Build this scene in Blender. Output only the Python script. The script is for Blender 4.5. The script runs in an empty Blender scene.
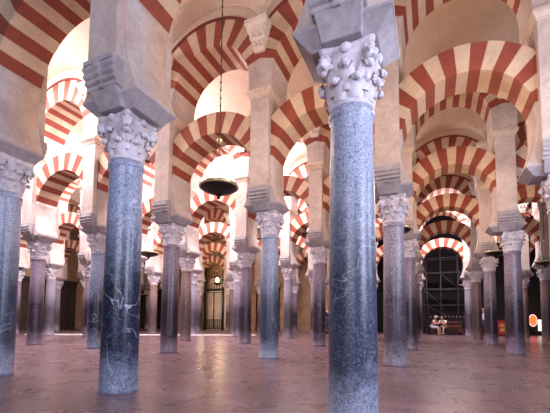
import bpy, bmesh, math, random
from math import sin, cos, pi, radians, sqrt, atan2, hypot
from mathutils import Vector, Matrix
random.seed(7)
C = bpy.context.scene.collection
SC = bpy.context.scene

# ------------------------------------------------------------------ layout
TH = 0.4156                      # the arcades run at this angle to the camera
SA, SB = 2.957, 4.4076           # column spacing along an arcade, nave width
OX, OY = 0.7379, 3.4072
EI = Vector((-cos(TH), sin(TH), 0)); EJ = Vector((sin(TH), cos(TH), 0))
NUDGE = {(0,0):.015, (1,0):-.043, (2,0):.14, (0,1):.02, (1,1):.05, (2,1):-.047, (-1,1):-.02, (0,2):.09, (2,2):-.045}
PIER_SHIFT = {(0,0):-.03, (2,0):-.12, (1,1):-.09, (0,1):-.07, (-1,2):-.16, (-1,1):-.14, (-1,3):-.10, (0,2):-.06, (1,0):.04}
def GP(i, j, z=0.0):
    """axis of the pier above a column: the old builders set some a little off their column"""
    return G(i, j, z) - EI*PIER_SHIFT.get((i, j), 0)
def G(i, j, z=0.0):
    p = Vector((OX, OY, z)) + EI*(i*SA) + EJ*(j*SB)
    p.x += NUDGE.get((i, j), 0)
    return p

# ------------------------------------------------------------------ materials
def new_mat(name):
    m = bpy.data.materials.new(name); m.use_nodes = True
    nt = m.node_tree; b = nt.nodes['Principled BSDF']
    return m, nt, b
def coords(nt, rnd=True):
    tc = nt.nodes.new('ShaderNodeTexCoord')
    if not rnd: return tc.outputs['Object'], tc
    oi = nt.nodes.new('ShaderNodeObjectInfo')
    mu = nt.nodes.new('ShaderNodeMath'); mu.operation = 'MULTIPLY'; mu.inputs[1].default_value = 37.0
    nt.links.new(oi.outputs['Random'], mu.inputs[0])
    va = nt.nodes.new('ShaderNodeVectorMath'); va.operation = 'ADD'
    nt.links.new(tc.outputs['Object'], va.inputs[0]); nt.links.new(mu.outputs[0], va.inputs[1])
    return va.outputs[0], tc
def noise(nt, vec, scale, detail=5, rough=.6, dist=0.0):
    n = nt.nodes.new('ShaderNodeTexNoise'); n.inputs['Scale'].default_value = scale
    n.inputs['Detail'].default_value = detail; n.inputs['Roughness'].default_value = rough
    n.inputs['Distortion'].default_value = dist
    nt.links.new(vec, n.inputs['Vector']); return n.outputs['Fac']
def ramp(nt, fac, stops):
    r = nt.nodes.new('ShaderNodeValToRGB'); e = r.color_ramp.elements
    while len(e) < len(stops): e.new(.5)
    for k, (p, c) in enumerate(stops):
        e[k].position = p; e[k].color = (c[0], c[1], c[2], 1)
    nt.links.new(fac, r.inputs['Fac']); return r.outputs['Color']
def mix(nt, fac, a, b, mode='MIX'):
    m = nt.nodes.new('ShaderNodeMix'); m.data_type = 'RGBA'; m.blend_type = mode
    if isinstance(fac, (int, float)): m.inputs[0].default_value = fac
    else: nt.links.new(fac, m.inputs[0])
    for s, v in ((6, a), (7, b)):
        if isinstance(v, tuple): m.inputs[s].default_value = (*v, 1)
        else: nt.links.new(v, m.inputs[s])
    return m.outputs[2]
def bump(nt, b, h, strength=.3, dist=.02):
    n = nt.nodes.new('ShaderNodeBump'); n.inputs['Strength'].default_value = strength
    n.inputs['Distance'].default_value = dist
    nt.links.new(h, n.inputs['Height']); nt.links.new(n.outputs[0], b.inputs['Normal'])
def plain(name, col, rough=.6, metal=0, var=.25, scale=6, bs=.15):
    m, nt, b = new_mat(name)
    v, _ = coords(nt)
    f = noise(nt, v, scale)
    lo = tuple(c*(1-var) for c in col); hi = tuple(min(1, c*(1+var)) for c in col)
    nt.links.new(ramp(nt, f, [(.3, lo), (.7, hi)]), b.inputs['Base Color'])
    b.inputs['Roughness'].default_value = rough; b.inputs['Metallic'].default_value = metal
    if bs: bump(nt, b, noise(nt, v, scale*6, 3), bs, .01)
    return m
def emis(name, col, s):
    m, nt, b = new_mat(name)
    b.inputs['Base Color'].default_value = (*col, 1)
    b.inputs['Emission Color'].default_value = (*col, 1); b.inputs['Emission Strength'].default_value = s
    return m
def masonry(name, col, dirt, rough=.85, streak=.5):
    """lime-plastered / ashlar stone: broad stains, fine pitting"""
    m, nt, b = new_mat(name)
    v, _ = coords(nt)
    a = noise(nt, v, 1.6, 6, .65, .3); g = noise(nt, v, 11, 5, .7); h = noise(nt, v, 60, 3, .6)
    base = ramp(nt, a, [(.28, dirt), (.62, col)])
    base = mix(nt, streak, base, ramp(nt, g, [(.3, (.62,.6,.6)), (.62, (1.08,1.05,1.02))]), 'MULTIPLY')
    nt.links.new(base, b.inputs['Base Color']); b.inputs['Roughness'].default_value = rough
    bump(nt, b, mix(nt, .5, g, h), .35, .02)
    return m
def marble(name, light, mid, dark, vein, belt_strength=.6, veins=.5, fleck=34, band=(.25,.72)):
    """polished column marble: speckle, pale veins, a darker belt low down"""
    m, nt, b = new_mat(name)
    v, tc = coords(nt)
    a = noise(nt, v, fleck, 6, .75); bb = noise(nt, v, 3.2, 6, .65, .8)
    spk = ramp(nt, a, [(.36, mid), (.5, light), (.66, tuple(min(1, c*1.25) for c in light))])
    dk = ramp(nt, a, [(.50, dark), (.66, mid), (.8, light)])
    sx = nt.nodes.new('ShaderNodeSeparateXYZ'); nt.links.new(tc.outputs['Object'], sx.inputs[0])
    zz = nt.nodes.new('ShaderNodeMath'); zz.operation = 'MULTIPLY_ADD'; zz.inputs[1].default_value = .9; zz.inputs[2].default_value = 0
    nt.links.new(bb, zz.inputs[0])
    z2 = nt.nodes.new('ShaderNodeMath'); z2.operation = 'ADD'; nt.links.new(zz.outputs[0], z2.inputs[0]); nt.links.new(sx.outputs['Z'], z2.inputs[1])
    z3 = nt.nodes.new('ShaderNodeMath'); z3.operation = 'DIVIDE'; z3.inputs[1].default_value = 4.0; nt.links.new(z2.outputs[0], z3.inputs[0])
    belt = ramp(nt, z3.outputs[0], [(.13, (.25,)*3), (band[0], (1,1,1)), (band[0]+.2, (1,1,1)), (band[1], (.12,)*3)])  # darkest a little above the foot, paler higher up
    bm_ = nt.nodes.new('ShaderNodeMath'); bm_.operation = 'MULTIPLY'; bm_.inputs[1].default_value = belt_strength
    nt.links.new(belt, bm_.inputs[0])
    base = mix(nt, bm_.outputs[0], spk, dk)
    w = noise(nt, v, 1.4, 3, .5, 1.0); w2 = noise(nt, v, 1.1, 2, .5)
    vr = mix(nt, 1.0, ramp(nt, w, [(.494, (0,0,0)), (.5, (veins*.7,)*3), (.506, (0,0,0))]), ramp(nt, w2, [(.45,(0,0,0)),(.6,(1,1,1))]), 'MULTIPLY')
    fl = ramp(nt, noise(nt, v, 70, 3, .6), [(.62,(0,0,0)),(.70,(veins*.3,)*3)])
    vr = mix(nt, 1.0, vr, fl, 'ADD')
    base = mix(nt, vr, base, vein)
    nt.links.new(base, b.inputs['Base Color'])
    b.inputs['Roughness'].default_value = .30; b.inputs['Specular IOR Level'].default_value = .4
    bump(nt, b, a, .08, .006)
    return m

M = {}
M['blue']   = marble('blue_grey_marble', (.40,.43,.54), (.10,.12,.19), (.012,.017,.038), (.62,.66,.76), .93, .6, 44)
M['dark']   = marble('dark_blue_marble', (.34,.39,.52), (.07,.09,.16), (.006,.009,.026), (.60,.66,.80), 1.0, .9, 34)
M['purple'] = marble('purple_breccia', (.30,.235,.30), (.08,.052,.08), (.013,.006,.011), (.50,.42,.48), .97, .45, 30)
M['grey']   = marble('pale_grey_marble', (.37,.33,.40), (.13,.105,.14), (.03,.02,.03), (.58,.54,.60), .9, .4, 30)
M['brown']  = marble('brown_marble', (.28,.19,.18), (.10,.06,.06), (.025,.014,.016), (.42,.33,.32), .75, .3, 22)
M['capital'] = masonry('carved_capital_stone', (.72,.68,.73), (.46,.42,.47), .8, .5)
M['impost'] = masonry('grey_impost_stone', (.46,.42,.44), (.30,.27,.29), .85, .6)
M['pier']   = masonry('pier_stone', (.60,.50,.45), (.42,.33,.30), .88, .45)
M['moulding'] = masonry('moulding_stone', (.72,.60,.49), (.55,.43,.34), .85, .4)
M['red']    = masonry('red_brick_voussoir', (.29,.062,.034), (.21,.042,.025), .85, .4)
M['cream']  = masonry('cream_stone_voussoir', (.62,.46,.32), (.48,.33,.22), .88, .35)
M['rim']    = masonry('dark_red_moulding', (.22,.035,.03), (.13,.02,.02), .8, .4)
M['plaster'] = masonry('cream_plaster', (.68,.54,.42), (.58,.45,.34), .9, .2)
M['stucco'] = masonry('white_stucco', (.82,.72,.62), (.66,.55,.46), .85, .3)
M['wall']   = masonry('tan_wall_plaster', (.50,.33,.20), (.32,.20,.12), .9, .4)
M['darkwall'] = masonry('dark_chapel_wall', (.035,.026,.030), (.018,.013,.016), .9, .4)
M['iron']   = plain('black_iron', (.018,.016,.018), .45, .6)
M['bronze'] = plain('dark_bronze', (.02,.013,.011), .4, .5)
M['brass']  = plain('pale_brass', (.72,.60,.36), .3, .9, .15)
M['chain']  = plain('lamp_chain', (.07,.05,.035), .6, .4)
M['steel']  = plain('scaffold_steel', (.15,.135,.15), .55, .5)
M['plank']  = plain('scaffold_plank', (.10,.07,.06), .8)
M['wood']   = plain('reddish_wood', (.16,.05,.03), .5, 0, .35)
M['darkwood'] = plain('dark_wood', (.035,.018,.012), .5, 0, .4)
M['gold']   = plain('gilded_wood', (.55,.36,.10), .4, .6)
M['redpanel'] = plain('red_lacquer', (.42,.03,.03), .5)
M['floor_strip']   = plain('white_floor_strip', (.88,.85,.84), .4, 0, .08)
M['skin']   = plain('skin', (.62,.36,.27), .55, 0, .08, 10, 0)
M['blond']  = plain('pale_blond_hair', (.70,.58,.42), .6, 0, .2, 30)
M['brownhair'] = plain('grey_brown_hair', (.22,.16,.13), .6, 0, .3, 30)
M['pinkcloth'] = plain('pink_cloth', (.70,.42,.38), .8, 0, .1)
M['whitecloth'] = plain('off_white_cloth', (.72,.68,.58), .8, 0, .08)
M['bluecloth'] = plain('pale_blue_cloth', (.50,.56,.72), .8, 0, .1)
M['navy']   = plain('navy_cloth', (.03,.035,.07), .8)
M['khaki']  = plain('khaki_cloth', (.33,.24,.17), .8)
M['shoe']   = plain('dark_shoe', (.05,.035,.03), .6)
M['eye']    = plain('dark_eye', (.02,.015,.015), .2, 0, .1, 10, 0)
M['lip']    = plain('lip', (.45,.16,.14), .5, 0, .1, 10, 0)
M['paper']  = plain('paper', (.80,.76,.68), .7, 0, .1)
M['glow_white'] = emis('lit_white_panel', (1,.80,.62), 2.6)
M['glow_orange'] = emis('lit_orange_disc', (1,.11,.025), 2.4)
M['glow_pink'] = emis('lit_pink_panel', (1,.40,.42), 2.2)
M['flame'] = emis('lamp_flame', (1,.72,.35), 8)
M['skyglass'] = emis('daylight_glass', (1,.97,.98), 4)

def floor_mat():
    m, nt, b = new_mat('worn_red_marble_floor')
    tc = nt.nodes.new('ShaderNodeTexCoord'); mp = nt.nodes.new('ShaderNodeMapping')
    mp.inputs['Rotation'].default_value = (0, 0, TH)
    nt.links.new(tc.outputs['Object'], mp.inputs[0]); v = mp.outputs[0]
    br = nt.nodes.new('ShaderNodeTexBrick'); br.inputs['Scale'].default_value = 1.0
    br.inputs['Brick Width'].default_value = 1.3; br.inputs['Row Height'].default_value = .62
    br.inputs['Mortar Size'].default_value = .008; br.inputs['Mortar Smooth'].default_value = .3
    br.inputs['Color1'].default_value = (.155,.094,.100,1); br.inputs['Color2'].default_value = (.200,.126,.134,1)
    br.inputs['Mortar'].default_value = (.078,.042,.046,1)
    nt.links.new(v, br.inputs['Vector'])
    n = noise(nt, v, 2.2, 7, .65, .5); n2 = noise(nt, v, 14, 5, .7)
    base = mix(nt, .75, br.outputs['Color'], ramp(nt, n, [(.28, (.74,.70,.73)), (.72, (1.26,1.22,1.24))]), 'MULTIPLY')
    base = mix(nt, .35, base, ramp(nt, n2, [(.32, (.6,.55,.6)), (.7, (1.2,1.2,1.2))]), 'MULTIPLY')
    nt.links.new(base, b.inputs['Base Color'])
    rr = nt.nodes.new('ShaderNodeMapRange'); rr.inputs[3].default_value = .22; rr.inputs[4].default_value = .34
    nt.links.new(n, rr.inputs[0]); nt.links.new(rr.outputs[0], b.inputs['Roughness'])
    return m
M['floor'] = floor_mat()

# ------------------------------------------------------------------ mesh helpers
class MB:
    def __init__(s): s.v=[]; s.f=[]; s.m=[]; s.s=[]
    def add(s, vs, fs, mi=0, smooth=False):
        o = len(s.v); s.v += [tuple(p) for p in vs]
        for f in fs: s.f.append([o+k for k in f]); s.m.append(mi); s.s.append(smooth)
        return s
    def box(s, x0, x1, y0, y1, z0, z1, mi=0, bev=0.0):
        return s.frust((x0,x1,y0,y1,z0), (x0,x1,y0,y1,z1), mi, bev)
    def frust(s, lo, hi, mi=0, bev=0.0):
        vs = [(x, y, q[4]) for q in (lo, hi) for (x, y) in ((q[0],q[2]),(q[1],q[2]),(q[1],q[3]),(q[0],q[3]))]
        fs = [(3,2,1,0),(4,5,6,7),(0,1,5,4),(1,2,6,5),(2,3,7,6),(3,0,4,7)]
        if bev <= 0: return s.add(vs, fs, mi)
        bm = bmesh.new(); bv = [bm.verts.new(p) for p in vs]
        for f in fs: bm.faces.new([bv[k] for k in f])
        bmesh.ops.bevel(bm, geom=list(bm.edges), offset=bev, segments=2, profile=.6, affect='EDGES')
        return s.bm(bm, mi)
    def bm(s, bm, mi=0, smooth=False):
        bm.verts.index_update(); bm.verts.ensure_lookup_table()
        s.add([v.co[:] for v in bm.verts], [[v.index for v in f.verts] for f in bm.faces], mi, smooth); bm.free(); return s
    def lathe(s, prof, n=32, mi=0, c=(0,0,0), cap=True, smooth=True):
        vs=[]; fs=[]
        for r, z in prof:
            for k in range(n):
                a = 2*pi*k/n; vs.append((c[0]+r*cos(a), c[1]+r*sin(a), c[2]+z))
        for q in range(len(prof)-1):
            for k in range(n):
                k2=(k+1)%n; fs.append((q*n+k, q*n+k2, (q+1)*n+k2, (q+1)*n+k))
        s.add(vs, fs, mi, smooth)
        if cap:
            o=len(s.v)-len(vs)
            s.f.append([o+k for k in reversed(range(n))]); s.m.append(mi); s.s.append(False)
            s.f.append([o+(len(prof)-1)*n+k for k in range(n)]); s.m.append(mi); s.s.append(False)
        return s
    def tube(s, pts, r, n=8, mi=0, cap=True):
        """a round bar through pts; r a number or one radius per point"""
        pts=[Vector(p) for p in pts]; vs=[]; fs=[]
        for q, p in enumerate(pts):
            d = (pts[min(q+1,len(pts)-1)]-pts[max(q-1,0)]).normalized()
            u = d.cross(Vector((0,0,1)));
            if u.length < 1e-3: u = d.cross(Vector((1,0,0)))
            u.normalize(); w = d.cross(u)
            rr = r if isinstance(r,(int,float)) else r[q]
            for k in range(n):
                a=2*pi*k/n; vs.append(p+u*(rr*cos(a))+w*(rr*sin(a)))
        for q in range(len(pts)-1):
            for k in range(n):
                k2=(k+1)%n; fs.append((q*n+k, q*n+k2, (q+1)*n+k2, (q+1)*n+k))
        s.add(vs, fs, mi, True)
        if cap:
            o=len(s.v)-len(vs)
            s.f.append([o+k for k in reversed(range(n))]); s.m.append(mi); s.s.append(False)
            s.f.append([o+(len(pts)-1)*n+k for k in range(n)]); s.m.append(mi); s.s.append(False)
        return s
    def ball(s, c, rx, ry=None, rz=None, mi=0, n=10, m=7, rot=0.0):
        ry = ry or rx; rz = rz or rx; vs=[]; fs=[]
        for q in range(m+1):
            t=pi*q/m
            for k in range(n):
                a=2*pi*k/n; x=rx*sin(t)*cos(a); y=ry*sin(t)*sin(a)
                vs.append((c[0]+x*cos(rot)-y*sin(rot), c[1]+x*sin(rot)+y*cos(rot), c[2]+rz*cos(t)))
        for q in range(m):
            for k in range(n):
                k2=(k+1)%n; fs.append((q*n+k,(q+1)*n+k,(q+1)*n+k2,q*n+k2))
        return s.add(vs, fs, mi, True)
    def prism(s, poly, y0, y1, mi=0, smooth=False, axis='y'):
        """poly of (a, z) extruded along y (axis='y') or along x (axis='x')"""
        n=len(poly)
        f = (lambda a,z,t:(a,t,z)) if axis=='y' else (lambda a,z,t:(t,a,z))
        vs=[f(a,z,y0) for a,z in poly]+[f(a,z,y1) for a,z in poly]
        fs=[tuple(range(n)), tuple(range(2*n-1,n-1,-1))]
        s.add(vs, fs, mi, False)
        o=len(s.v)-2*n
        for k in range(n):
            k2=(k+1)%n; s.f.append([o+k2,o+k,o+n+k,o+n+k2]); s.m.append(mi); s.s.append(smooth)
        return s
    def mesh(s, name, mats):
        me = bpy.data.meshes.new(name); me.from_pydata(s.v, [], s.f)
        for m in mats: me.materials.append(m)
        for k, p in enumerate(me.polygons): p.material_index = s.m[k]; p.use_smooth = s.s[k]
        bm = bmesh.new(); bm.from_mesh(me); bmesh.ops.recalc_face_normals(bm, faces=bm.faces); bm.to_mesh(me); bm.free()
        me.update(); return me
    def build(s, name, mats, parent=None):
        if not isinstance(mats, (list, tuple)): mats=[mats]
        o = bpy.data.objects.new(name, s.mesh(name, mats)); C.objects.link(o)
        if parent: o.parent = parent
        return o

def inst(name, me, parent=None, loc=None, rotz=None):
    o = bpy.data.objects.new(name, me); C.objects.link(o)
    if parent: o.parent = parent
    if loc is not None: o.location = loc
    if rotz is not None: o.rotation_euler = (0,0,rotz)
    return o
def tag(o, label, cat, group=None, kind=None):
    o['label']=label; o['category']=cat
    if group: o['group']=group
    if kind: o['kind']=kind
    return o
def thing(name, label, cat, loc=(0,0,0), rotz=0, group=None):
    o = bpy.data.objects.new(name, None); C.objects.link(o); o.empty_display_size=.1
    o.location=loc; o.rotation_euler=(0,0,rotz)
    return tag(o, label, cat, group)
def struct(name, mb, mat, loc=(0,0,0), rotz=0):
    o = mb.build(name, mat); o.location=loc; o.rotation_euler=(0,0,rotz); o['kind']='structure'; return o

# ------------------------------------------------------------------ words for labels
ORD = ['first','second','third','fourth','fifth','sixth','seventh','eighth','ninth','tenth','eleventh']
ROWN = ['front','second','third','fourth','fifth','sixth']
FIRSTC = {0:0, 1:0, 2:-1, 3:-1, 4:-2, 5:-2}       # first column of each row inside the view, counted from the right
FIRSTP = {0:0, 1:-1, 2:-1, 3:-1, 4:-2, 5:-2}
FIRSTA = {0:0, 1:-1, 2:-2, 3:-2, 4:-2, 5:-3}
def place(i, j, first, noun):
    k = i-first[j]
    if k >= 0: return f'{ORD[k]} from the right in the {ROWN[j]} row of {noun}'
    return f'{ROWN[j]} row, ' + ('just' if k == -1 else 'two places') + ' beyond the right edge'
# columns of each row that are named from the left edge of the picture
COLS = {0:[-1,0,1,2,3], 1:list(range(-2,6)), 2:list(range(-2,8)), 3:list(range(-2,9)), 4:list(range(-2,9)), 5:list(range(-3,9))}
COLMAT = {(0,0):'blue',(1,0):'dark',(2,0):'blue',(0,1):'grey',(1,1):'blue',(2,1):'purple',(3,1):'dark',(4,1):'purple',
          (0,2):'purple',(1,2):'purple',(2,2):'purple',(3,2):'brown',(-1,2):'purple',(-1,3):'purple',(0,3):'purple',(-1,4):'brown',
          (6,2):'grey',(7,2):'purple',(5,2):'purple',(4,3):'grey',(3,3):'grey',(5,3):'brown',(-1,5):'grey',(-2,4):'brown',(2,3):'grey'}
MATWORD = {'blue':'blue-grey','dark':'dark blue','purple':'purple-grey','grey':'pale grey','brown':'brown'}
SPECIAL = {(0,0):'tallest blue-grey marble column right of centre, speckled white',
           (1,0):'big dark blue marble column with pale veins, left of centre foreground',
           (2,0):'blue-grey marble column cut off by the left edge of the view',
           (0,1):'pale grey marble column just right of the tallest column',
           (1,1):'blue-grey marble column in second row, centre, right of the big hanging lamp',
           (2,1):'purple-grey column just right of the big dark-veined foreground column',
           (3,1):'dark blue column just left of the big dark-veined foreground column',
           (4,1):'purple-grey column standing near the left edge in the second row',
           (-1,1):'column beyond the right edge carrying the pier cut by that edge',
           (1,2):'purple-grey column just left of the tallest column',
           (-1,2):'purple-grey column at right, beside the bright display',
           (0,2):'purple-grey column directly behind the pale grey second-row column',
           (2,2):'dark purple-grey column just left of the blue-grey centre column'}
def mat_of(i, j):
    return COLMAT.get((i,j)) or ['purple','grey','brown'][(i*5+j*3) % 3]
def col_label(i, j):
    if (i,j) in SPECIAL: return SPECIAL[(i,j)]
    return f'{MATWORD[mat_of(i,j)]} marble column, {place(i,j,FIRSTC,"columns")}'
def pier_label(i, j):
    short = {(0,0):'pier and grey impost on the tallest column',
             (1,0):'pier with grooved roll corbel on the big dark-veined foreground column',
             (2,0):'pier on the blue-grey column cut by the left edge',
             (0,1):'pier on the pale grey column beside the tallest column',
             (1,1):'pier on the blue-grey centre column beside the big hanging lamp',
             (-1,1):'stone pier cut off by the right edge of the view'}
    return short.get((i,j), f'stone pier carrying striped arches, {place(i,j,FIRSTP,"piers")}')
# ------------------------------------------------------------------ column
R_ = .235
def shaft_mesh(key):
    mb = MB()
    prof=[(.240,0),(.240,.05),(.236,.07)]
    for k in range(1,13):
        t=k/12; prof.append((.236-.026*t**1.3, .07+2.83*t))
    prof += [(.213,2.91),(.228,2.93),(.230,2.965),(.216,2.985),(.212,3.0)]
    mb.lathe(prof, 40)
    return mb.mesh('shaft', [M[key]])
def leaf(mb, ang, z0, h, r0, w, out):
    path=[(r0,z0,.75),(r0+.012,z0+.45*h,1.0),(r0+.035,z0+.8*h,.95),(r0+.05+out*.5,z0+h,.8),(r0+.05+out,z0+.95*h,.55),(r0+.045+out,z0+.80*h,.28)]
    vs=[]; fs=[]; n=5
    for (r,z,ws) in path:
        for q in range(n):
            u=(q/(n-1)-.5)*2
            a=ang+u*ws*w/(2*r0)
            rr=r+.022*(1-u*u)-.012*abs(cos(3*u))
            vs.append((rr*cos(a), rr*sin(a), z-.02*u*u))
    for p in range(len(path)-1):
        for q in range(n-1):
            fs.append((p*n+q,p*n+q+1,(p+1)*n+q+1,(p+1)*n+q))
    mb.add(vs,fs,0,True)
    rt=r0+.045+out; mb.ball((rt*cos(ang),rt*sin(ang),z0+.87*h), .034,.040,.034, rot=ang, n=8, m=6)
def volute_mb(mb, ang):
    ca,sa=cos(ang),sin(ang)
    def P(r,t,z): return (r*ca-t*sa, r*sa+t*ca, z)
    # scroll: a spiral ribbon of round bar on both cheeks plus a drum
    for side in (-.045,0,.045):
        pts=[]
        for k in range(15):
            t=k/14; a=-.4+t*3.6*pi; rr=.075*(1-.78*t)
            pts.append(P(.315+rr*cos(a+pi*.6), side*(1-.3*t), 3.415+rr*sin(a+pi*.6)))
        mb.tube(pts, .018, 6)
    dr=[P(.315+.06*cos(2*pi*k/12), s, 3.415+.06*sin(2*pi*k/12)) for s in (-.045,.045) for k in range(12)]
    mb.add(dr,[tuple(range(12)),tuple(range(23,11,-1))]+[(k,(k+1)%12,12+(k+1)%12,12+k) for k in range(12)],0)
    mb.tube([P(.225,0,3.20),P(.25,0,3.32),P(.29,0,3.44),P(.345,0,3.50)], [.02,.03,.035,.03], 7)
def abacus_mb(mb):
    poly=[]
    for s in range(4):
        a=s*pi/2
        for u in (-1,-.8,-.4,0,.4,.8):
            x=.315*u if abs(u)<1 else -.285; y=-.315+.055*(1-u*u) if abs(u)<1 else -.285
            poly.append((x*cos(a)-y*sin(a), x*sin(a)+y*cos(a)))
    poly=[(x*.9,y*.9) for x,y in poly]
    n=len(poly)
    for (z0,z1,k0,k1) in ((3.485,3.52,.9,.97),(3.52,3.57,.99,1.02)):
        vs=[(x*k0,y*k0,z0) for x,y in poly]+[(x*k1,y*k1,z1) for x,y in poly]
        fs=[tuple(reversed(range(n))),tuple(range(n,2*n))]+[(k,(k+1)%n,n+(k+1)%n,n+k) for k in range(n)]
        mb.add(vs,fs,0)
    for s in range(4):
        a=s*pi/2; mb.ball((.275*cos(a),.275*sin(a),3.51), .035,.06,.05, rot=a, n=8, m=6)
def bell_mb(mb):
    mb.lathe([(.212,3.0),(.222,3.015),(.222,3.04),(.205,3.055),(.208,3.2),(.225,3.33),(.262,3.45),(.285,3.50)], 32)
    for k in range(8): leaf(mb, k*pi/4+pi/8, 3.045, .19, .212, .155, .035)
    for k in range(8): leaf(mb, k*pi/4, 3.12, .25, .222, .15, .05)
b_=MB(); bell_mb(b_); ME_BELL=b_.mesh('capital',[M['capital']])
b_=MB(); abacus_mb(b_); ME_ABACUS=b_.mesh('abacus',[M['capital']])
b_=MB(); volute_mb(b_, 0); ME_VOL=b_.mesh('volute',[M['capital']])
b_=MB(); bell_mb(b_); abacus_mb(b_)
for k in range(4): volute_mb(b_, pi/4+k*pi/2)
ME_CAP=b_.mesh('capital',[M['capital']])
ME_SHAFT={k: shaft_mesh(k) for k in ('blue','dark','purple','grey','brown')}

def column(i, j):
    t = thing('marble_column', col_label(i,j), 'column', G(i,j), -TH, 'marble columns of the arcades'); t['kind']='thing'
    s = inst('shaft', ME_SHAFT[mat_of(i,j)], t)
    s['label'] = f'{MATWORD[mat_of(i,j)]} marble shaft'
    if j <= 1:
        c = inst('capital', ME_BELL, t); c['label']='weathered carved capital'
        inst('abacus', ME_ABACUS, c)
        for k in range(4): inst('volute', ME_VOL, c, rotz=pi/4+k*pi/2)
    else:
        c = inst('capital', ME_CAP, t); c['label']='weathered carved capital'
    return t

# ------------------------------------------------------------------ pier above a column
PW, PD = .245, .49               # pilaster half width and half depth
LR, LZ, LT, LD = SA/2-.245, 4.56, .56, .36     # lower horseshoe: radius, centre height, ring, half depth
UH = .31                          # half width of the upper pier
UR, UZ, UT, UD = SA/2-UH, 6.92, .66, .49
Z_PEND, VH, VC_ = 8.08, 1.35, 1.0          # vault springing and rise
def springer_mb(sgn):
    """plain end stone of the horseshoe arch with its returning inner curve"""
    mb=MB(); pts=[]
    for k in range(13):
        a=radians(-35+k*(51)/12); pts.append((SA/2-LR*cos(a), LZ+LR*sin(a)*(1.16 if a<0 else 1)))
    poly=[(.10,pts[0][1])]+pts+[(.10,pts[-1][1])]
    poly=[(sgn*x,z) for x,z in poly]
    mb.prism(poly, -LD, LD, 0, True)
    return mb
def corbel_mb(sgn):
    mb=MB(); pts=[]
    ctrl=[(.43,3.77),(.475,3.82),(.505,3.89),(.525,3.97),(.535,4.06)]
    for q in range(4):
        (y0,z0),(y1,z1)=ctrl[q],ctrl[q+1]
        nx,nz=(z1-z0),-(y1-y0); L=hypot(nx,nz)
        for k in range(5):
            t=k/5; bl=.030*sin(pi*t)
            pts.append((y0+(y1-y0)*t+nx/L*bl, z0+(z1-z0)*t+nz/L*bl))
    poly=pts+[(.535,4.06),(.545,4.06),(.545,4.12),(.30,4.12),(.30,3.77)]
    poly=[(sgn*y,z) for y,z in poly]
    mb.prism(poly, -PW-.005, PW+.005, 0, False, 'x')
    # raised middle band
    poly2=[(sgn*(abs(y)+.018),z-.008) for y,z in pts]+[(sgn*.555,4.06),(sgn*.3,4.06),(sgn*.3,3.77)]
    mb.prism(poly2, -.035, .035, 0, False, 'x')
    return mb
def impost_mb():
    mb=MB()
    arm=.54
    mb.frust((-.19,.19,-.33,.33,3.575),(-.225,.225,-.47,.47,3.775),0,.012)
    mb.frust((-.32,.32,-LD+.12,LD-.12,3.572),(-.47,.47,-LD-.006,LD+.006,3.72),0,.012)
    mb.frust((-.47,.47,-LD-.006,LD+.006,3.712),(-.475,.475,-LD-.004,LD+.004,3.75),0,.008)
    return mb
def cornice_mb():
    mb=MB()
    for (z0,z1,e0,e1) in ((6.32,6.37,.02,.02),(6.37,6.44,.03,.075),(6.44,6.50,.085,.085),(6.50,6.55,.06,.055)):
        mb.frust((-PW-e0,PW+e0,-PD-e0,PD+e0,z0),(-PW-e1,PW+e1,-PD-e1,PD+e1,z1),0,.006)
    return mb
def upper_mb():
    mb=MB()
    for sg in (-1,1):
        pts=[(SA/2-UR,6.55),(SA/2-UR,UZ)]
        for k in range(1,6):
            a=radians(k*16/5); pts.append((SA/2-UR*cos(a), UZ+UR*sin(a)))
        zt=UZ+(SA/2)*math.tan(radians(16))
        poly=[(0,6.55)]+pts+[(0,zt)]
        mb.prism([(sg*x,z) for x,z in poly], -UD, UD, 0, False)
    return mb
def vcorbel_mb(sgn):
    """small carved bracket from which the vault springs"""
    mb=MB()
    prof=[(.05,7.48),(.10,7.58),(.09,7.65),(.18,7.76),(.17,7.82),(.25,7.93),(.26,8.0),(.31,8.05),(.31,8.16)]
    for q in range(len(prof)-1):
        (e0,z0),(e1,z1)=prof[q],prof[q+1]
        ya,yb=sorted((sgn*.40,sgn*(UD+e0))); yc,yd=sorted((sgn*.40,sgn*(UD+e1)))
        mb.frust((-.10-e0*.62,.10+e0*.62,ya,yb,z0),(-.10-e1*.62,.10+e1*.62,yc,yd,z1),0,0)
    for u in (-.16,0,.16):
        mb.ball((u,sgn*(UD+.20),7.85),.055,.06,.08,n=8,m=6)
        mb.ball((u*.6,sgn*(UD+.11),7.66),.04,.05,.06,n=8,m=6)
    return mb
b_=MB(); b_.box(-PW+.003,PW-.003,-.42,.42,3.76,4.12); b_.box(-PW,PW,-PD,PD,4.11,6.33,0,.012); ME_PIL=b_.mesh('pilaster',[M['pier']])
ME_SPR={s:springer_mb(s).mesh('springer',[M['pier']]) for s in (-1,1)}
ME_COR={s:corbel_mb(s).mesh('roll_corbel',[M['impost']]) for s in (-1,1)}
ME_IMP=impost_mb().mesh('impost_block',[M['impost']])
ME_CORN=cornice_mb().mesh('cornice',[M['moulding']])
ME_UP=upper_mb().mesh('upper_block',[M['pier']])
ME_VC={s:vcorbel_mb(s).mesh('vault_bracket',[M['stucco']]) for s in (-1,1)}
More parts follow.
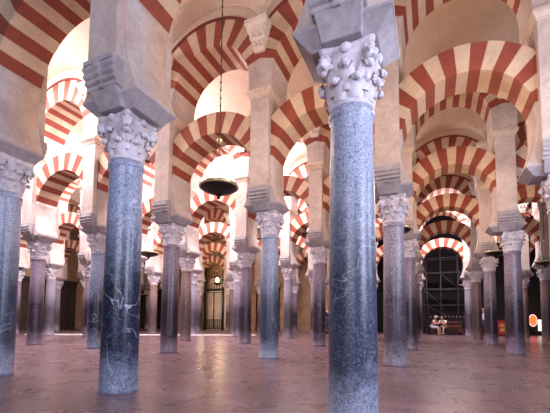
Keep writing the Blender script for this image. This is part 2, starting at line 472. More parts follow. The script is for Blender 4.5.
def pier(i, j):
    t = thing('stone_pier', pier_label(i,j), 'pier', GP(i,j,3.57), -TH, 'stone piers above the columns')
    dz=(0,0,-3.57)
    inst('impost_block', ME_IMP, t, dz)
    k = 1.113 if j == 0 else 1.0      # the front arcade is built a little taller
    for s in (-1,1): inst('springer', ME_SPR[s], t, (0,0,-3.57+3.75*(1-k))).scale = (1,1,k)
    for s in (-1,1): inst('roll_corbel', ME_COR[s], t, dz)
    inst('pilaster', ME_PIL, t, dz); inst('cornice', ME_CORN, t, dz); inst('upper_block', ME_UP, t, dz)
    for s in (-1,1): inst('vault_bracket', ME_VC[s], t, dz)
    return t

# ------------------------------------------------------------------ arches
def ring(mb, R, zc, t, d, a0, a1, n, clip, first=0, sub=4):
    for k in range(n):
        t0=a0+(a1-a0)*k/n; t1=a0+(a1-a0)*(k+1)/n
        mi=(k+first)%2
        jit=random.uniform(-.006,.006) if mi==0 else 0
        inn=[]; out=[]
        for q in range(sub+1):
            a=t0+(t1-t0)*q/sub
            ro=R+t; ca=abs(cos(a))
            if ca*ro>clip: ro=clip/ca
            inn.append((R*cos(a), zc+R*sin(a))); out.append((ro*cos(a), zc+ro*sin(a)))
        m=sub+1; dd=d+jit; vs=[]
        for y in (-dd,dd):
            vs += [(x,y,z) for x,z in inn]+[(x,y,z) for x,z in out]
        fs=[]
        for q in range(sub):
            fs.append((q,q+1,m+q+1,m+q)); fs.append((2*m+q,3*m+q,3*m+q+1,2*m+q+1))
            fs.append((q,2*m+q,2*m+q+1,q+1)); fs.append((m+q,m+q+1,3*m+q+1,3*m+q))
        fs.append((0,m,3*m,2*m)); fs.append((sub,2*m+sub,3*m+sub,m+sub))
        mb.add(vs,fs,mi)
def lower_mesh():
    mb=MB(); ring(mb, LR, LZ, LT, LD, radians(16), radians(164), 15, LR)
    return mb.mesh('horseshoe_arch',[M['red'],M['cream']])
def upper_mesh():
    mb=MB(); ring(mb, UR, UZ, UT, UD, radians(16), radians(164), 15, SA/2-.002)
    return mb.mesh('voussoir_ring',[M['red'],M['cream']])
def rim_mesh():
    mb=MB(); ri,ro=UR+UT,UR+UT+.06; a_=math.acos((SA/2)/ro)
    n=24; vs=[]; fs=[]
    for k in range(n+1):
        a=a_+(pi-2*a_)*k/n
        for (r,y) in ((ri,-UD-.03),(ro,-UD-.03),(ro,UD+.03),(ri,UD+.03)): vs.append((r*cos(a),y,UZ+r*sin(a)))
    for k in range(n):
        for q in range(4): q2=(q+1)%4; fs.append((k*4+q,k*4+q2,(k+1)*4+q2,(k+1)*4+q))
    mb.add(vs,fs,0,False); return mb.mesh('rim_moulding',[M['rim']])
def spandrel_mesh():
    mb=MB(); n=24; top=Z_PEND+VH+.06; vs=[]; fs=[]; r=UR+UT
    for k in range(n+1):
        x=-SA/2+SA*k/n; z=UZ+sqrt(max(0,r*r-x*x))
        for (y,zz) in ((-UD+.01,z),(-UD+.01,top),(UD-.01,top),(UD-.01,z)): vs.append((x,y,zz))
    for k in range(n):
        for q in range(4): q2=(q+1)%4; fs.append((k*4+q,k*4+q2,(k+1)*4+q2,(k+1)*4+q))
    mb.add(vs,fs,0); return mb.mesh('spandrel_wall',[M['plaster']])
ME_LOW=lower_mesh(); ME_UPR=upper_mesh(); ME_RIM=rim_mesh(); ME_SPAN=spandrel_mesh()
def arches(i, j):
    """the pair of arches between columns i and i+1 of arcade j"""
    p,q=GP(i+1,j),GP(i,j); d=q-p; L=d.length; rz=atan2(d.y,d.x); mid=(p+q)/2
    lo=inst('horseshoe_arch', ME_LOW, None, mid+Vector((0,0,.13 if j == 0 else 0)), rz); lo.scale=(L/SA,1,1)
    tag(lo, f'lower red-and-cream horseshoe arch, {place(i,j,FIRSTA,"arches")}', 'arch', 'lower striped horseshoe arches')
    up=thing('round_arch', f'upper red-and-cream round arch, {place(i,j,FIRSTA,"arches")}', 'arch', mid, rz, 'upper striped round arches'); up.scale=(L/SA,1,1)
    inst('voussoir_ring', ME_UPR, up); inst('rim_moulding', ME_RIM, up); inst('spandrel_wall', ME_SPAN, up)

# ------------------------------------------------------------------ vaults
def vault_mesh():
    mb=MB(); nu,nv=28,20; hu=SB/2-UD+.004; hv=SA/2; vs=[]; fs=[]
    # local x along the arcade, y across the nave
    for a in range(nv+1):
        x=-hv+2*hv*a/nv
        for b in range(nu+1):
            y=-hu+2*hu*b/nu
            hm=VH*sqrt(max(0,1-(y/hu)**2)); hc=VC_*sqrt(max(0,1-(x/hv)**2))
            vs.append((x,y,Z_PEND+max(hm,hc)))
    for a in range(nv):
        for b in range(nu): fs.append((a*(nu+1)+b,(a+1)*(nu+1)+b,(a+1)*(nu+1)+b+1,a*(nu+1)+b+1))
    mb.add(vs,fs,0,False); return mb.mesh('ceiling',[M['plaster']])
ME_VAULT=vault_mesh()
def vault(i, j):
    o=inst('ceiling', ME_VAULT, None, (Vector((OX,OY,0))+EI*((i+.5)*SA)+EJ*((j+.5)*SB)), -TH); o['kind']='structure'

for j, cols in COLS.items():
    for i in cols:
        column(i,j); pier(i,j)
    for i in cols[:-1]: arches(i,j)
for j in range(0,6):
    for i in range(-3,9):
        vault(i,j)

# ------------------------------------------------------------------ floor and end walls
mb=MB(); mb.box(-45,45,-12,60,-.3,0); struct('floor', mb, M['floor'])
def GR(i,j,z=0): return Vector((OX,OY,z))+EI*(i*SA)+EJ*(j*SB)
def wall(name, i0, j0, i1, j1, z0, z1, mat, t=.4):
    p,q=GR(i0,j0),GR(i1,j1); d=q-p
    mb=MB(); mb.box(0,d.length,0,t,z0,z1)
    return struct(name, mb, mat, p, atan2(d.y,d.x))
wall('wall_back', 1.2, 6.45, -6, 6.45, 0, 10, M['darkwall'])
wall('wall_backleft', 10, 5.25, 1.2, 5.25, 0, 10, M['wall'])
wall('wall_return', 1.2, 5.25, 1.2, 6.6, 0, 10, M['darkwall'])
wall('wall_left', 8.9, -1, 8.9, 5.4, 0, 10, M['wall'])
# ------------------------------------------------------------------ hanging lamps
LAMP_R=.375
b_=MB()
prof=[(.02,-.30),(.05,-.285),(.07,-.25),(.13,-.22),(.22,-.18),(.31,-.12),(.355,-.06),(.365,-.02),(.33,-.02),(.28,-.07),(.02,-.10)]
b_.lathe([(r,z*.66) for r,z in prof],36); b_.lathe([(.012,-.255),(.035,-.24),(.035,-.22),(.012,-.19)],12)
ME_BOWL=b_.mesh('bowl',[M['bronze']])
b_=MB(); b_.lathe([(.362,-.035),(.385,-.03),(.388,.0),(.382,.02),(.358,.02),(.352,.0),(.362,-.035)],36,cap=False); ME_LRIM=b_.mesh('rim',[M['brass']])
b_=MB()
for k in range(3):
    a=k*2*pi/3+.5; n=9
    for q in range(n):
        t0=q/n; t1=(q+.75)/n
        P=lambda t:(.37*cos(a)*(1-t)+.02*cos(a)*t, .37*sin(a)*(1-t)+.02*sin(a)*t, .02+.86*t)
        b_.tube([P(t0),P((t0+t1)/2),P(t1)],[.004,.007,.004],6)
    b_.tube([P(0),P(1)],.003,5)
ME_CHAINS=b_.mesh('chains',[M['chain']])
b_=MB(); b_.ball((0,0,.93),.055,.055,.06,n=12,m=8); b_.lathe([(.02,.86),(.04,.87),(.03,.89)],10); ME_KNOB=b_.mesh('knob',[M['brass']])
b_=MB()
for k in range(6):
    a=k*pi/3; b_.lathe([(.028,-.09),(.035,-.05),(.035,.045),(.03,.05)],8,c=(.2*cos(a),.2*sin(a),0))
ME_CUPS=b_.mesh('glass_cups',[M['paper']])
def lamp(p, label, lit=False):
    t=thing('hanging_lamp', label, 'lamp', p, .2, 'bowl lamps hung in the naves')
    c=inst('bowl', ME_BOWL, t); inst('rim', ME_LRIM, t)['label']='bright brass rim'
    inst('glass_cups', ME_CUPS, t); inst('chains', ME_CHAINS, t); inst('knob', ME_KNOB, t)
    top=9.2-p[2]; mb=MB(); n=int(top/.16)
    mb.tube([(0,0,.95),(0,0,top)],.011,6)
    for k in range(n): mb.ball((0,0,1.0+k*.16),.018,.018,.035,n=6,m=4)
    mb.build('suspension_cord',[M['chain']],t)
    if lit:
        mb=MB(); mb.lathe([(.03,.02),(.11,.06),(.15,.2),(.10,.36),(.04,.42)],14); mb.build('glass_globe',[M['flame']],t)
lamp(G(1,.5)+Vector((-.04,.1,3.53)), 'big dark bronze bowl lamp hanging left of centre under a striped arch')
lamp(GR(3,1.5,3.45)+Vector((-.15,.3,0)), 'dark bowl lamp between the dark-veined column and its right neighbour')
lamp(GR(0,1.5,3.48)+Vector((-.02,.2,0)), 'dark bowl lamp half hidden right of the pale grey second-row column')
lamp(GR(-1,2.5,3.45)+Vector((.10,.3,0)), 'dark bowl lamp in front of a capital at the right, between two columns')
lamp(GR(-2,3.5,3.6)+Vector((-.42,.3,0)), 'dark bowl lamp cut by the right edge of the view')
lamp(GR(5.8,1.5,3.3), 'dark bowl lamp near the left edge of the view')
lamp(GR(4.86,4.45,3.75), 'lit bell-shaped lamp above the iron gate far back', True)
lamp((-11.1,30,3.0), 'small lamp, lower of two, far back right of dark-veined column')
lamp((-10.1,31,3.6), 'small lamp, upper of two, far back right of dark-veined column')
lamp((12.9,24,3.4), 'small lamp far back beside the scaffolded chapel arch')

# ------------------------------------------------------------------ daylight lanterns in the vaults
for n_,(i,j) in enumerate(((3.5,1.5),(5.5,1.5),(2.5,2.5),(4.5,2.5),(6.5,2.5),(-.5,4.5),(2.5,4.5))):
    mb=MB(); top=Z_PEND+VH
    mb.box(-.75,.75,-.55,.55,top-.04,top+.02,0)
    mb.box(-.83,-.75,-.63,.63,top-.12,top+.04,1); mb.box(.75,.83,-.63,.63,top-.12,top+.04,1)
    mb.box(-.83,.83,-.63,-.55,top-.12,top+.04,1); mb.box(-.83,.83,.55,.63,top-.12,top+.04,1)
    mb.box(-.03,.03,-.55,.55,top-.07,top-.03,1)
    o=struct(f'window_{n_+1}', mb, [M['skyglass'],M['stucco']], GR(i,j), -TH)

# ------------------------------------------------------------------ far end: white strip, gate, screens
mb=MB(); d_=Vector((-1.1,20.5,0))-Vector((-13.4,18.9,0)); mb.box(0,d_.length,0,.32,0,.05,0,.01)
o=mb.build('white_strip',[M['floor_strip']]); o.location=(-13.4,18.9,0); o.rotation_euler=(0,0,atan2(d_.y,d_.x))  # thin raised white strip across the floor
tag(o,'long thin white strip lying far back on the floor at left','step')

def on_wall(i,j): return GR(i,j)
def gate(i0,i1,j):
    p,q=GR(i0,j),GR(i1,j); L=(q-p).length; rz=-TH
    t=thing('iron_gate','black iron gate with crossbar before a lit cream doorway, far back left of centre','gate',p,rz)
    # local x runs towards smaller i (to the right)
    for x in (0,L): 
        mb=MB(); mb.box(x-.07,x+.07,-.07,.07,0,5.2); mb.ball((x,0,5.28),.1); mb.build('post',[M['iron']],t)
    mb=MB(); mb.box(.07,L-.07,-.06,.06,3.35,3.55); mb.build('crossbar',[M['iron']],t)
    for s in (0,1):
        mb=MB(); a=.09+s*(L/2-.08); b=a+L/2-.1
        mb.box(a,b,-.03,.03,.1,.16); mb.box(a,b,-.03,.03,.85,.91); mb.box(a,b,-.03,.03,3.2,3.26)
        mb.box(a,a+.04,-.03,.03,.1,3.26); mb.box(b-.04,b,-.03,.03,.1,3.26)
        for k in range(1,4): x=a+(b-a)*k/4; mb.tube([(x,0,.1),(x,0,3.26)],.013,6)
        for k in range(1,9): x=a+(b-a)*k/9; mb.tube([(x,0,.1),(x,0,.85)],.016,6)
        mb.build('gate_leaf',[M['iron']],t)
    mb=MB()
    for k in range(7):
        x=.15+(L-.3)*k/6; mb.tube([(x,0,3.55),(x,0,4.3+.6*sin(pi*k/6))],.022,6); mb.ball((x,0,4.35+.6*sin(pi*k/6)),.05)
    pts=[(.1+(L-.2)*k/16,0,3.9+.7*sin(pi*k/16)) for k in range(17)]; mb.tube(pts,.03,6)
    mb.build('cresting',[M['iron']],t)
    return t
gate(5.81,5.19,5.0)
mb=MB(); mb.box(0,2.0,0,.08,0,4.6); o=struct('door_1',mb,M['stucco'],GR(5.93,5.24)-EJ*.1,-TH)

def screen(p,rz,W,H,label,top=None):
    t=thing('carved_screen',label,'screen',p,rz,'dark wooden screens on the far walls')
    mb=MB(); mb.box(0,W,-.12,.0,0,.25,0,.01); mb.build('plinth',[M['darkwood']],t)
    mb=MB(); mb.box(.06,W-.06,-.07,-.01,.25,H-.3); mb.build('panel',[M['darkwood']],t)
    n=max(2,int(W/.6))
    for k in range(n+1):
        x=.06+(W-.12)*k/n
        mb=MB(); mb.lathe([(.06,.25),(.06,.4),(.035,.5),(.045,H*.5),(.03,H-.6),(.06,H-.4),(.06,H-.3)],10,c=(x,-.10,0)); mb.build('colonnette',[M['darkwood']],t)
    mb=MB(); mb.frust((0,W,-.16,0,H-.3),(-.08,W+.08,-.24,0,H),0,.01); mb.build('cornice',[top or M['darkwood']],t)
screen(GR(8.82,2.75),-TH+pi/2,4.3,3.9,'dark wooden screen on the far wall near the left edge')
screen(GR(8.7,5.24)-EJ*.02,-TH,3.6,3.6,'dark wooden screen far back, right of the dark-veined column')
screen(GR(4.3,5.24)-EJ*.02,-TH,2.2,3.9,'gilt-topped dark screen far back, right of the blue-grey centre column',M['gold'])
# ------------------------------------------------------------------ chapel scaffold, benches, display
def gl(i,j,z=0): return GR(i,j,z)
t=thing('scaffold','grey steel tube scaffold inside the dark arch at the far right','scaffold',GR(-.1,5.95),-TH)
L=3.6
for x in (0,1.2,2.4,3.6):
    for y in (0,1.1):
        mb=MB(); mb.tube([(x,y,0),(x,y,6.6)],.032,8); mb.lathe([(.09,0),(.09,.02),(.04,.03)],10,c=(x,y,0)); mb.build('standard',[M['steel']],t)
for z in (2.15,3.35,4.6,5.8):
    mb=MB(); mb.tube([(-.3,-.05,z),(3.9,-.05,z)],.028,8); mb.build('ledger',[M['steel']],t)
    mb=MB(); mb.tube([(-.3,1.15,z+.05),(3.9,1.15,z+.05)],.028,8); mb.build('ledger',[M['steel']],t)
for (x0,z0,x1,z1) in ((.1,2.2,2.3,.9),(1.2,4.6,2.4,3.4),(2.4,3.4,3.6,4.6),(0,3.4,1.2,2.2)):
    mb=MB(); mb.tube([(x0,-.09,z0),(x1,-.09,z1)],.024,8); mb.build('brace',[M['steel']],t)
for z in (3.42,4.67):
    for k in range(3):
        mb=MB(); mb.box(-.1,3.7,.08+k*.34,.38+k*.34,z,z+.045); mb.build('deck_plank',[M['plank']],t)
t=thing('ladder','long pale ladder leaning on the scaffold at the far right','ladder',GR(-.02,5.8),-TH)
for s in (0,.38):
    mb=MB(); mb.tube([(.2+s,-.3,0),(.0+s,.12,5.6)],.028,8); mb.build('rail',[M['steel']],t)
for k in range(1,18):
    u=k/18; mb=MB(); mb.tube([(.2-.2*u,-.3+.42*u,5.6*u),(.58-.2*u,-.3+.42*u,5.6*u)],.016,6); mb.build('rung',[M['steel']],t)

def bench(p,rz,W,label,back=True,mat='wood',H=.44):
    t=thing('wooden_bench',label,'bench',p,rz)
    mb=MB(); mb.box(0,W,-.22,.22,H-.05,H,0,.008); mb.build('seat',[M[mat]],t)
    for x in (.06,W-.06):
        for y in (-.18,.18):
            mb=MB(); mb.box(x-.03,x+.03,y-.03,y+.03,0,H-.05,0,.004); mb.build('leg',[M[mat]],t)
    mb=MB(); mb.box(.03,W-.03,-.2,-.17,H-.2,H-.05); mb.build('apron',[M[mat]],t)
    if back:
        mb=MB(); mb.box(0,.06,.19,.24,H,H+.5); mb.box(W-.06,W,.19,.24,H,H+.5); mb.box(0,W,.19,.23,H+.36,H+.5,0,.008); mb.box(0,W,.2,.23,H+.06,H+.26); mb.build('backrest',[M[mat]],t)
bench((10.55,24.05,0),-.1,1.75,'low dark bench under the two seated people',False,'darkwood')
bench((12.0,24.5,0),-.15,1.0,'reddish wooden bench with backrest right of the seated couple')
t=thing('stool','small dark stool at the right end of the reddish bench','stool',(13.15,24.1,0),0)
mb=MB(); mb.box(-.22,.22,-.2,.2,.40,.46,0,.01); mb.build('seat',[M['darkwood']],t)
for x in (-.17,.17):
    for y in (-.15,.15):
        mb=MB(); mb.tube([(x*1.1,y*1.1,0),(x,y,.40)],[.02,.026],8); mb.build('leg',[M['darkwood']],t)
t=thing('railing','low dark railing with a pale knobbed top before the scaffold','railing',GR(-.22,5.72),-TH)
mb=MB(); mb.box(0,2.9,-.04,.04,1.16,1.22); mb.box(0,2.9,-.03,.03,.1,.16); mb.build('rail',[M['darkwood']],t)
mb=MB()
for k in range(15): mb.tube([(.05+k*.2,0,.1),(.05+k*.2,0,1.16)],.018,6)
mb.build('balusters',[M['darkwood']],t)
for k in range(12):
    mb=MB(); mb.ball((.1+k*.245,0,1.27),.045,n=8,m=6); mb.build('knob',[M['stucco']],t)
t=thing('red_cabinet','red lacquered cabinet low between two columns at the right','cabinet',(14.7,23.2,0),-TH)
mb=MB(); mb.box(0,.9,0,.4,.06,1.0,0,.01); mb.build('carcass',[M['redpanel']],t)
for s in (0,1):
    mb=MB(); mb.box(.04+s*.42,.44+s*.42,-.025,0,.12,.94,0,.006); o=mb.build('door',[M['redpanel']],t)
    m2=MB(); m2.ball((.39+s*.12,-.04,.55),.02); m2.build('knob',[M['gold']],o)
    for z in (.3,.6):
        m2=MB(); m2.box(.10+s*.42,.38+s*.42,-.032,-.024,z,z+.2); m2.build('gilt_panel',[M['gold']],o)
mb=MB(); mb.box(-.03,.93,-.04,.42,1.0,1.05,0,.008); mb.build('top',[M['redpanel']],t)
t=thing('lit_display','brightly lit display with an orange glowing disc at the far right edge','display',GR(-2.29,6.1),-TH)
mb=MB(); mb.box(-.1,1.4,-.15,.25,0,.28,0,.01); mb.build('base',[M['darkwood']],t)
mb=MB(); mb.box(0,.36,0,.06,.35,1.05); mb.build('panel',[M['glow_white']],t)['label']='white lit panel'
mb=MB()
for k in range(3): mb.tube([(0+.18*k,.1,.28),(0+.18*k,.1,1.15)],.02,6)
mb.box(0,.36,-.02,.0,.6,.68); mb.build('frame',[M['darkwood']],t)
mb=MB(); mb.tube([(.62,.06,.28),(.62,.06,.7)],.03,8); mb.build('stalk',[M['darkwood']],t)
mb=MB(); poly=[(.62+.22*cos(2*pi*k/28),1.05+.38*sin(2*pi*k/28)) for k in range(28)]; mb.prism(poly,0,.05); mb.build('disc',[M['glow_orange']],t)['label']='orange glowing oval disc'
mb=MB(); n=28; vs=[];fs=[]
for k in range(n):
    a=2*pi*k/n
    for (r,y) in ((1.0,-.03),(1.14,-.03),(1.14,.06),(1.0,.06)): vs.append((.62+.22*r*cos(a),y,1.05+.38*r*sin(a)))
for k in range(n):
    for q in range(4): fs.append((k*4+q,k*4+(q+1)%4,((k+1)%n)*4+(q+1)%4,((k+1)%n)*4+q))
mb.add(vs,fs,0); mb.build('halo',[M['glow_pink']],t)
mb=MB(); mb.box(.92,1.3,0,.06,.32,1.1); mb.build('panel',[M['glow_white']],t)['label']='white lit panel'

# ------------------------------------------------------------------ people
def skinned(name, joints, bones, root, mat, parent, sub=1):
    names=list(joints); me=bpy.data.meshes.new(name)
    me.from_pydata([joints[n][0] for n in names], [(names.index(a),names.index(b)) for a,b in bones], [])
    o=bpy.data.objects.new(name,me); C.objects.link(o)
    md=o.modifiers.new('Skin','SKIN'); md.use_smooth_shade=True; md.branch_smoothing=.4
    for k,n in enumerate(names):
        r=joints[n][1]; sv=me.skin_vertices[0].data[k]
        sv.radius=r if isinstance(r,tuple) else (r,r); sv.use_root=(n==root)
    if sub: s_=o.modifiers.new('Sub','SUBSURF'); s_.levels=sub; s_.render_levels=sub
    bpy.context.view_layer.update()
    dg=bpy.context.evaluated_depsgraph_get()
    me2=bpy.data.meshes.new_from_object(o.evaluated_get(dg)); bpy.data.objects.remove(o)
    me2.materials.clear(); me2.materials.append(mat)
    for p in me2.polygons: p.use_smooth=True; p.material_index=0
    o=bpy.data.objects.new(name,me2); C.objects.link(o); o.parent=parent; return o
def person(label, loc, rz, J, hair, top, bottom, long_legs, sleeves, hand_dir, shoes='shoe', hair_long=False):
    """J: joint positions; faces local +x"""
    t=thing('person',label,'person',loc,rz)
    V=lambda n: Vector(J[n])
    b={}
    def a(n,p,r): b[n]=(tuple(p),r)
    a('pelvis',V('pelvis'),(.125,.105)); a('waist',V('pelvis').lerp(V('chest'),.45),(.115,.095)); a('chest',V('chest'),(.135,.105))
    a('neckb',V('neck'),.055); up=(V('head')-V('neck')).normalized()
    a('jaw',V('neck').lerp(V('head'),.55)+Vector((.012,0,0)),.066); a('skull',V('head'),(.09,.098)); a('crown',V('head')+up*.085,.066)
    bones=[('pelvis','waist'),('waist','chest'),('chest','neckb'),('neckb','jaw'),('jaw','skull'),('skull','crown')]
    for s in ('l','r'):
        a('sh'+s,V('sh'+s),.056); a('el'+s,V('el'+s),.040); a('wr'+s,V('wr'+s),.028)
        hd=Vector(hand_dir[s]).normalized(); wr=V('wr'+s); side=hd.cross(Vector((0,0,1))).normalized(); 
        pal=wr+hd*.075; a('pa'+s,pal,(.036,.02))
        bones += [('chest','sh'+s),('sh'+s,'el'+s),('el'+s,'wr'+s),('wr'+s,'pa'+s)]
        for q,(off,ln) in enumerate(((-.03,.062),(-.01,.075),(.01,.07),(.03,.055))):
            k=pal+side*off+hd*.03; m=k+hd*ln*.6; e=m+hd*ln*.35+Vector((0,0,-.02))
            a(f'f{q}a{s}',k,.0095); a(f'f{q}b{s}',m,.009); a(f'f{q}c{s}',e,.008)
            bones += [('pa'+s,f'f{q}a{s}'),(f'f{q}a{s}',f'f{q}b{s}'),(f'f{q}b{s}',f'f{q}c{s}')]
        sg=1 if s=='l' else -1
        th=wr+hd*.04+side*(-.04*sg); a('ta'+s,th,.011); a('tb'+s,th+hd*.045+side*(-.015*sg),.009); bones += [('pa'+s,'ta'+s),('ta'+s,'tb'+s)]
        a('hp'+s,V('hp'+s),.092); a('kn'+s,V('kn'+s),.062); 
        cf=V('kn'+s).lerp(V('an'+s),.35); a('cf'+s,cf,.056)
        a('an'+s,V('an'+s),.038); a('to'+s,V('to'+s),(.04,.028))
        bones += [('pelvis','hp'+s),('hp'+s,'kn'+s),('kn'+s,'cf'+s),('cf'+s,'an'+s),('an'+s,'to'+s)]
    skinned('body',b,bones,'pelvis',M['skin'],t)
    # face
    fw=Vector(J.get('face',(1,0,0))).normalized(); lat=up.cross(fw).normalized(); H=V('head')
    mb=MB()
    n0=H+fw*.094-up*.012; mb.ball(n0,.014,.014,.024,n=8,m=6); mb.build('nose',[M['skin']],t)
    for s in (-1,1):
        mb=MB(); mb.ball(H+fw*.086+lat*(.03*s)+up*.02,.010,n=8,m=6); mb.build('eye',[M['eye']],t)
        mb=MB(); mb.ball(H+lat*(.094*s)-fw*.005,.018,.012,.03,n=8,m=6); mb.build('ear',[M['skin']],t)
    mb=MB(); mb.tube([H+fw*.078-up*.055-lat*.022,H+fw*.086-up*.055,H+fw*.078-up*.055+lat*.022],.006,6); mb.build('mouth',[M['lip']],t)
    # hair: a cap over crown and back of the head
    bm=bmesh.new(); bmesh.ops.create_uvsphere(bm,u_segments=18,v_segments=12,radius=1)
    dele=[v for v in bm.verts if (v.co.x>.45 and v.co.z<.42) or v.co.z<(-.75 if hair_long else -.35)]
    bmesh.ops.delete(bm,geom=dele,context='VERTS')
    R3=Matrix((fw,lat,up)).transposed()
    for v in bm.verts:
        c=v.co.copy(); c=Vector((c.x*.112,c.y*.106,c.z*.122)); v.co=R3@c+H+up*.02-fw*.012
    mb=MB(); mb.bm(bm,0,True); mb.build('hair',[hair],t)
    # clothes
    s_={}; 
    s_['p']=(tuple(V('pelvis')+Vector((0,0,-.02))),(.142,.122)); s_['w']=(b['waist'][0],(.135,.115)); s_['c']=(b['chest'][0],(.152,.122)); s_['n']=(tuple(V('chest').lerp(V('neck'),.6)),.085)
    bo=[('p','w'),('w','c'),('c','n')]
    for s in ('l','r'):
        s_['s'+s]=(tuple(V('sh'+s)),.07); e=V('sh'+s).lerp(V('el'+s),.7 if sleeves=='short' else 1); s_['e'+s]=(tuple(e),.058)
        bo += [('c','s'+s),('s'+s,'e'+s)]
        if sleeves=='long': s_['u'+s]=(tuple(V('el'+s).lerp(V('wr'+s),.9)),.042); bo.append(('e'+s,'u'+s))
    skinned('shirt',s_,bo,'p',top,t,2)
    mb=MB(); mb.ball(V('pelvis')+Vector((0,0,.02)), .150,.165,.135, n=18, m=12)
    for s in ('l','r'):
        h,kn,an=V('hp'+s),V('kn'+s),V('an'+s)
        if long_legs: mb.tube([h+Vector((0,0,.02)),h.lerp(kn,.5),kn,kn.lerp(an,.5),kn.lerp(an,.95)],[.118,.102,.084,.074,.066],14)
        else: mb.tube([h-(kn-h)*.1,h.lerp(kn,.35),h.lerp(kn,.75)],[.118,.108,.096],14)
    mb.build('trousers' if long_legs else 'shorts',[bottom],t)
    for s in ('l','r'):
        an,to=V('an'+s),V('to'+s); s2={'a':(tuple(an+(an-to)*.25+Vector((0,0,-.03))),.042),'b':(tuple(an.lerp(to,.5)+Vector((0,0,-.012))),.047),'c':(tuple(to+(to-an)*.12),.036)}
        skinned('shoe',s2,[('a','b'),('b','c')],'a',M[shoes],t)
    return t
SIT=dict(pelvis=(0,0,.55),chest=(.13,0,.88),neck=(.20,0,1.05),head=(.26,0,1.185),
  shl=(.15,.18,.99),shr=(.15,-.18,.99),ell=(.30,.23,.74),elr=(.30,-.23,.74),wrl=(.50,.10,.80),wrr=(.50,-.10,.80),
  hpl=(.05,.10,.53),hpr=(.05,-.10,.53),knl=(.46,.12,.52),knr=(.46,-.12,.52),anl=(.50,.13,.09),anr=(.46,-.12,.09),tol=(.64,.14,.035),tor=(.60,-.13,.035),face=(1,0,-.35))
woman=dict(SIT); man=dict(SIT)
man.update(chest=(.20,0,.87),neck=(.30,0,1.03),head=(.385,0,1.135),shl=(.22,.20,.98),shr=(.22,-.20,.98),ell=(.40,.24,.76),elr=(.40,-.24,.76),wrl=(.60,.10,.82),wrr=(.60,-.08,.82),face=(1,0,-.5))
hd=dict(l=(.8,-.5,.1),r=(.8,.5,.1))
person('seated woman with pale hair, pink top and pale blue shorts on the low bench',(10.75,24.05,0),radians(-48),woman,M['blond'],M['pinkcloth'],M['bluecloth'],False,'short',hd,hair_long=True)
person('seated man in off-white shirt leaning towards the woman on the low bench',(11.6,24.05,0),radians(-140),man,M['brownhair'],M['whitecloth'],M['khaki'],False,'short',hd)
mb=MB(); mb.box(-.15,.0,-.11,.11,0,.012); mb.box(0,.15,-.11,.11,0,.012); o=mb.build('booklet',[M['redpanel']]); o.location=(11.12,23.68,.80); o.rotation_euler=(.5,0,.2)
tag(o,'small dark red booklet held between the two seated people','booklet')
STAND=dict(pelvis=(0,0,.95),chest=(.01,0,1.28),neck=(.0,0,1.48),head=(.03,0,1.63),shl=(0,.19,1.41),shr=(0,-.19,1.41),ell=(.0,.25,1.12),elr=(0,-.25,1.12),wrl=(.12,.24,.90),wrr=(.10,-.24,.88),
  hpl=(0,.1,.90),hpr=(0,-.1,.90),knl=(.02,.11,.49),knr=(.05,-.11,.49),anl=(-.03,.11,.09),anr=(.02,-.12,.09),tol=(.13,.14,.035),tor=(.17,-.15,.035),face=(1,0,-.1))
hd2=dict(l=(.3,0,-1),r=(.3,0,-1))
person('standing person in pale blue top glimpsed between two columns at the right',(12.85,21.6,0),radians(200),STAND,M['brownhair'],M['bluecloth'],M['navy'],True,'short',hd2)
person('standing person in dark clothes half hidden just left of the tallest column',(2.98,20.0,0),radians(-60),STAND,M['brownhair'],M['navy'],M['navy'],True,'short',hd2)

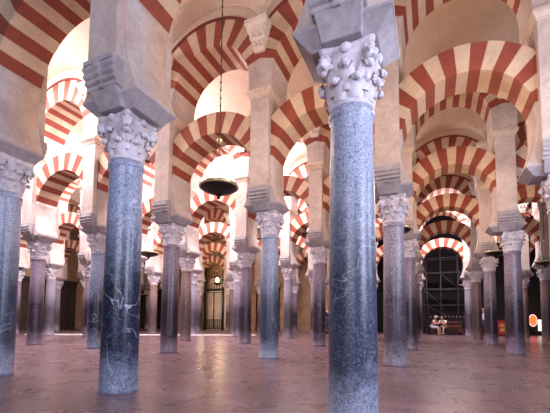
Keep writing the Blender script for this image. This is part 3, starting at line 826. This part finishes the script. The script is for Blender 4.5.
# ------------------------------------------------------------------ lights
def area(name, loc, target, size, power, col):
    l=bpy.data.lights.new(name,'AREA'); l.energy=power; l.color=col; l.shape='RECTANGLE'; l.size=size[0]; l.size_y=size[1]
    o=bpy.data.objects.new(name,l); C.objects.link(o); o.location=loc
    o.rotation_euler=(Vector(target)-Vector(loc)).to_track_quat('-Z','Y').to_euler(); return o
def down(i,j,power,col=(1,.95,.96),z=8.7,size=1.6):
    p=GR(i,j,z); area('daylight', p, p-Vector((0,0,5)), (size,size), power, col)
def point(i,j,z,power,col,r=.3):
    l=bpy.data.lights.new('lamp_or_fill','POINT'); l.energy=power; l.color=col; l.shadow_soft_size=r
    o=bpy.data.objects.new('lamp_or_fill',l); C.objects.link(o); o.location=GR(i,j,z)
WHITE=(.97,.90,1); WARM=(1,.68,.42)
for i,j,pw in ((3.5,.5,500),(2.5,1.5,300),(4.5,1.5,300),(6.5,1.5,200),(1.5,2.5,300),(3.5,2.5,300),(5.5,2.5,220),(-.5,4.5,500),(.5,4.5,200),(-1.5,4.5,250),(2.5,3.5,300)):
    down(i,j,pw,WHITE)
for i,j,z,pw in ((4.2,.35,7.8,1000),(3.3,.3,7.8,300),(5.5,1.5,7.7,800),(3,1.5,7.8,800),(2,2.5,7.8,400),(3.5,2.4,7.7,900),(5.5,2.4,7.7,700),(2,3.4,7.7,450),(-.5,4.4,7,400)):
    point(i,j,z,pw,WHITE,.6)  # added bare points whitening the vaults like daylight; no lamps hang here
for i,j,z,pw in ((.5,.5,5.0,90),(-.5,.5,4.6,90),(-.5,1.5,4.6,110),(.5,1.5,5,70),(-1.5,2.5,4.6,90),(-.5,2.5,5,70),(1.5,.5,5,60),(4.5,4.2,3,60),(4.5,3.5,5,120),(5.5,4.5,5,100),(5.6,4.6,2.5,110)):
    point(i,j,z,pw,WARM)
area('court_fill', (4.6,-.8,3.0), (.2,4.6,2.6), (2,3), 440, (.69,.75,1))
area('court_fill', (6.6,2.6,3.4), (1,8.5,2.4), (2,2.5), 200, (.74,.80,1))  # added fill in the right bay for the columns' right sides
area('court_fill', (-3,-6,4.0), (0,6,5.0), (6,4), 700, (.82,.80,1))  # added fill behind the camera, raising the upper stonework

w=bpy.data.worlds.new('World'); SC.world=w; w.use_nodes=True
w.node_tree.nodes['Background'].inputs[0].default_value=(.70,.78,1,1); w.node_tree.nodes['Background'].inputs[1].default_value=.08

# ------------------------------------------------------------------ camera
cam=bpy.data.cameras.new('camera'); co=bpy.data.objects.new('camera',cam); C.objects.link(co); SC.camera=co
FPX, PITCH, ROLL, SHY, EYE = 351.2535, .0657, .0091, 90.0989, .936
cam.sensor_fit='HORIZONTAL'; cam.sensor_width=36; cam.lens=FPX/550*36
cam.shift_y=SHY/550
co.matrix_world = Matrix.Translation((0,0,EYE)) @ Matrix.Rotation(pi/2+PITCH,4,'X') @ Matrix.Rotation(ROLL,4,'Z')
SC.view_settings.view_transform='Standard'; SC.view_settings.look='None'; SC.view_settings.exposure=0.0
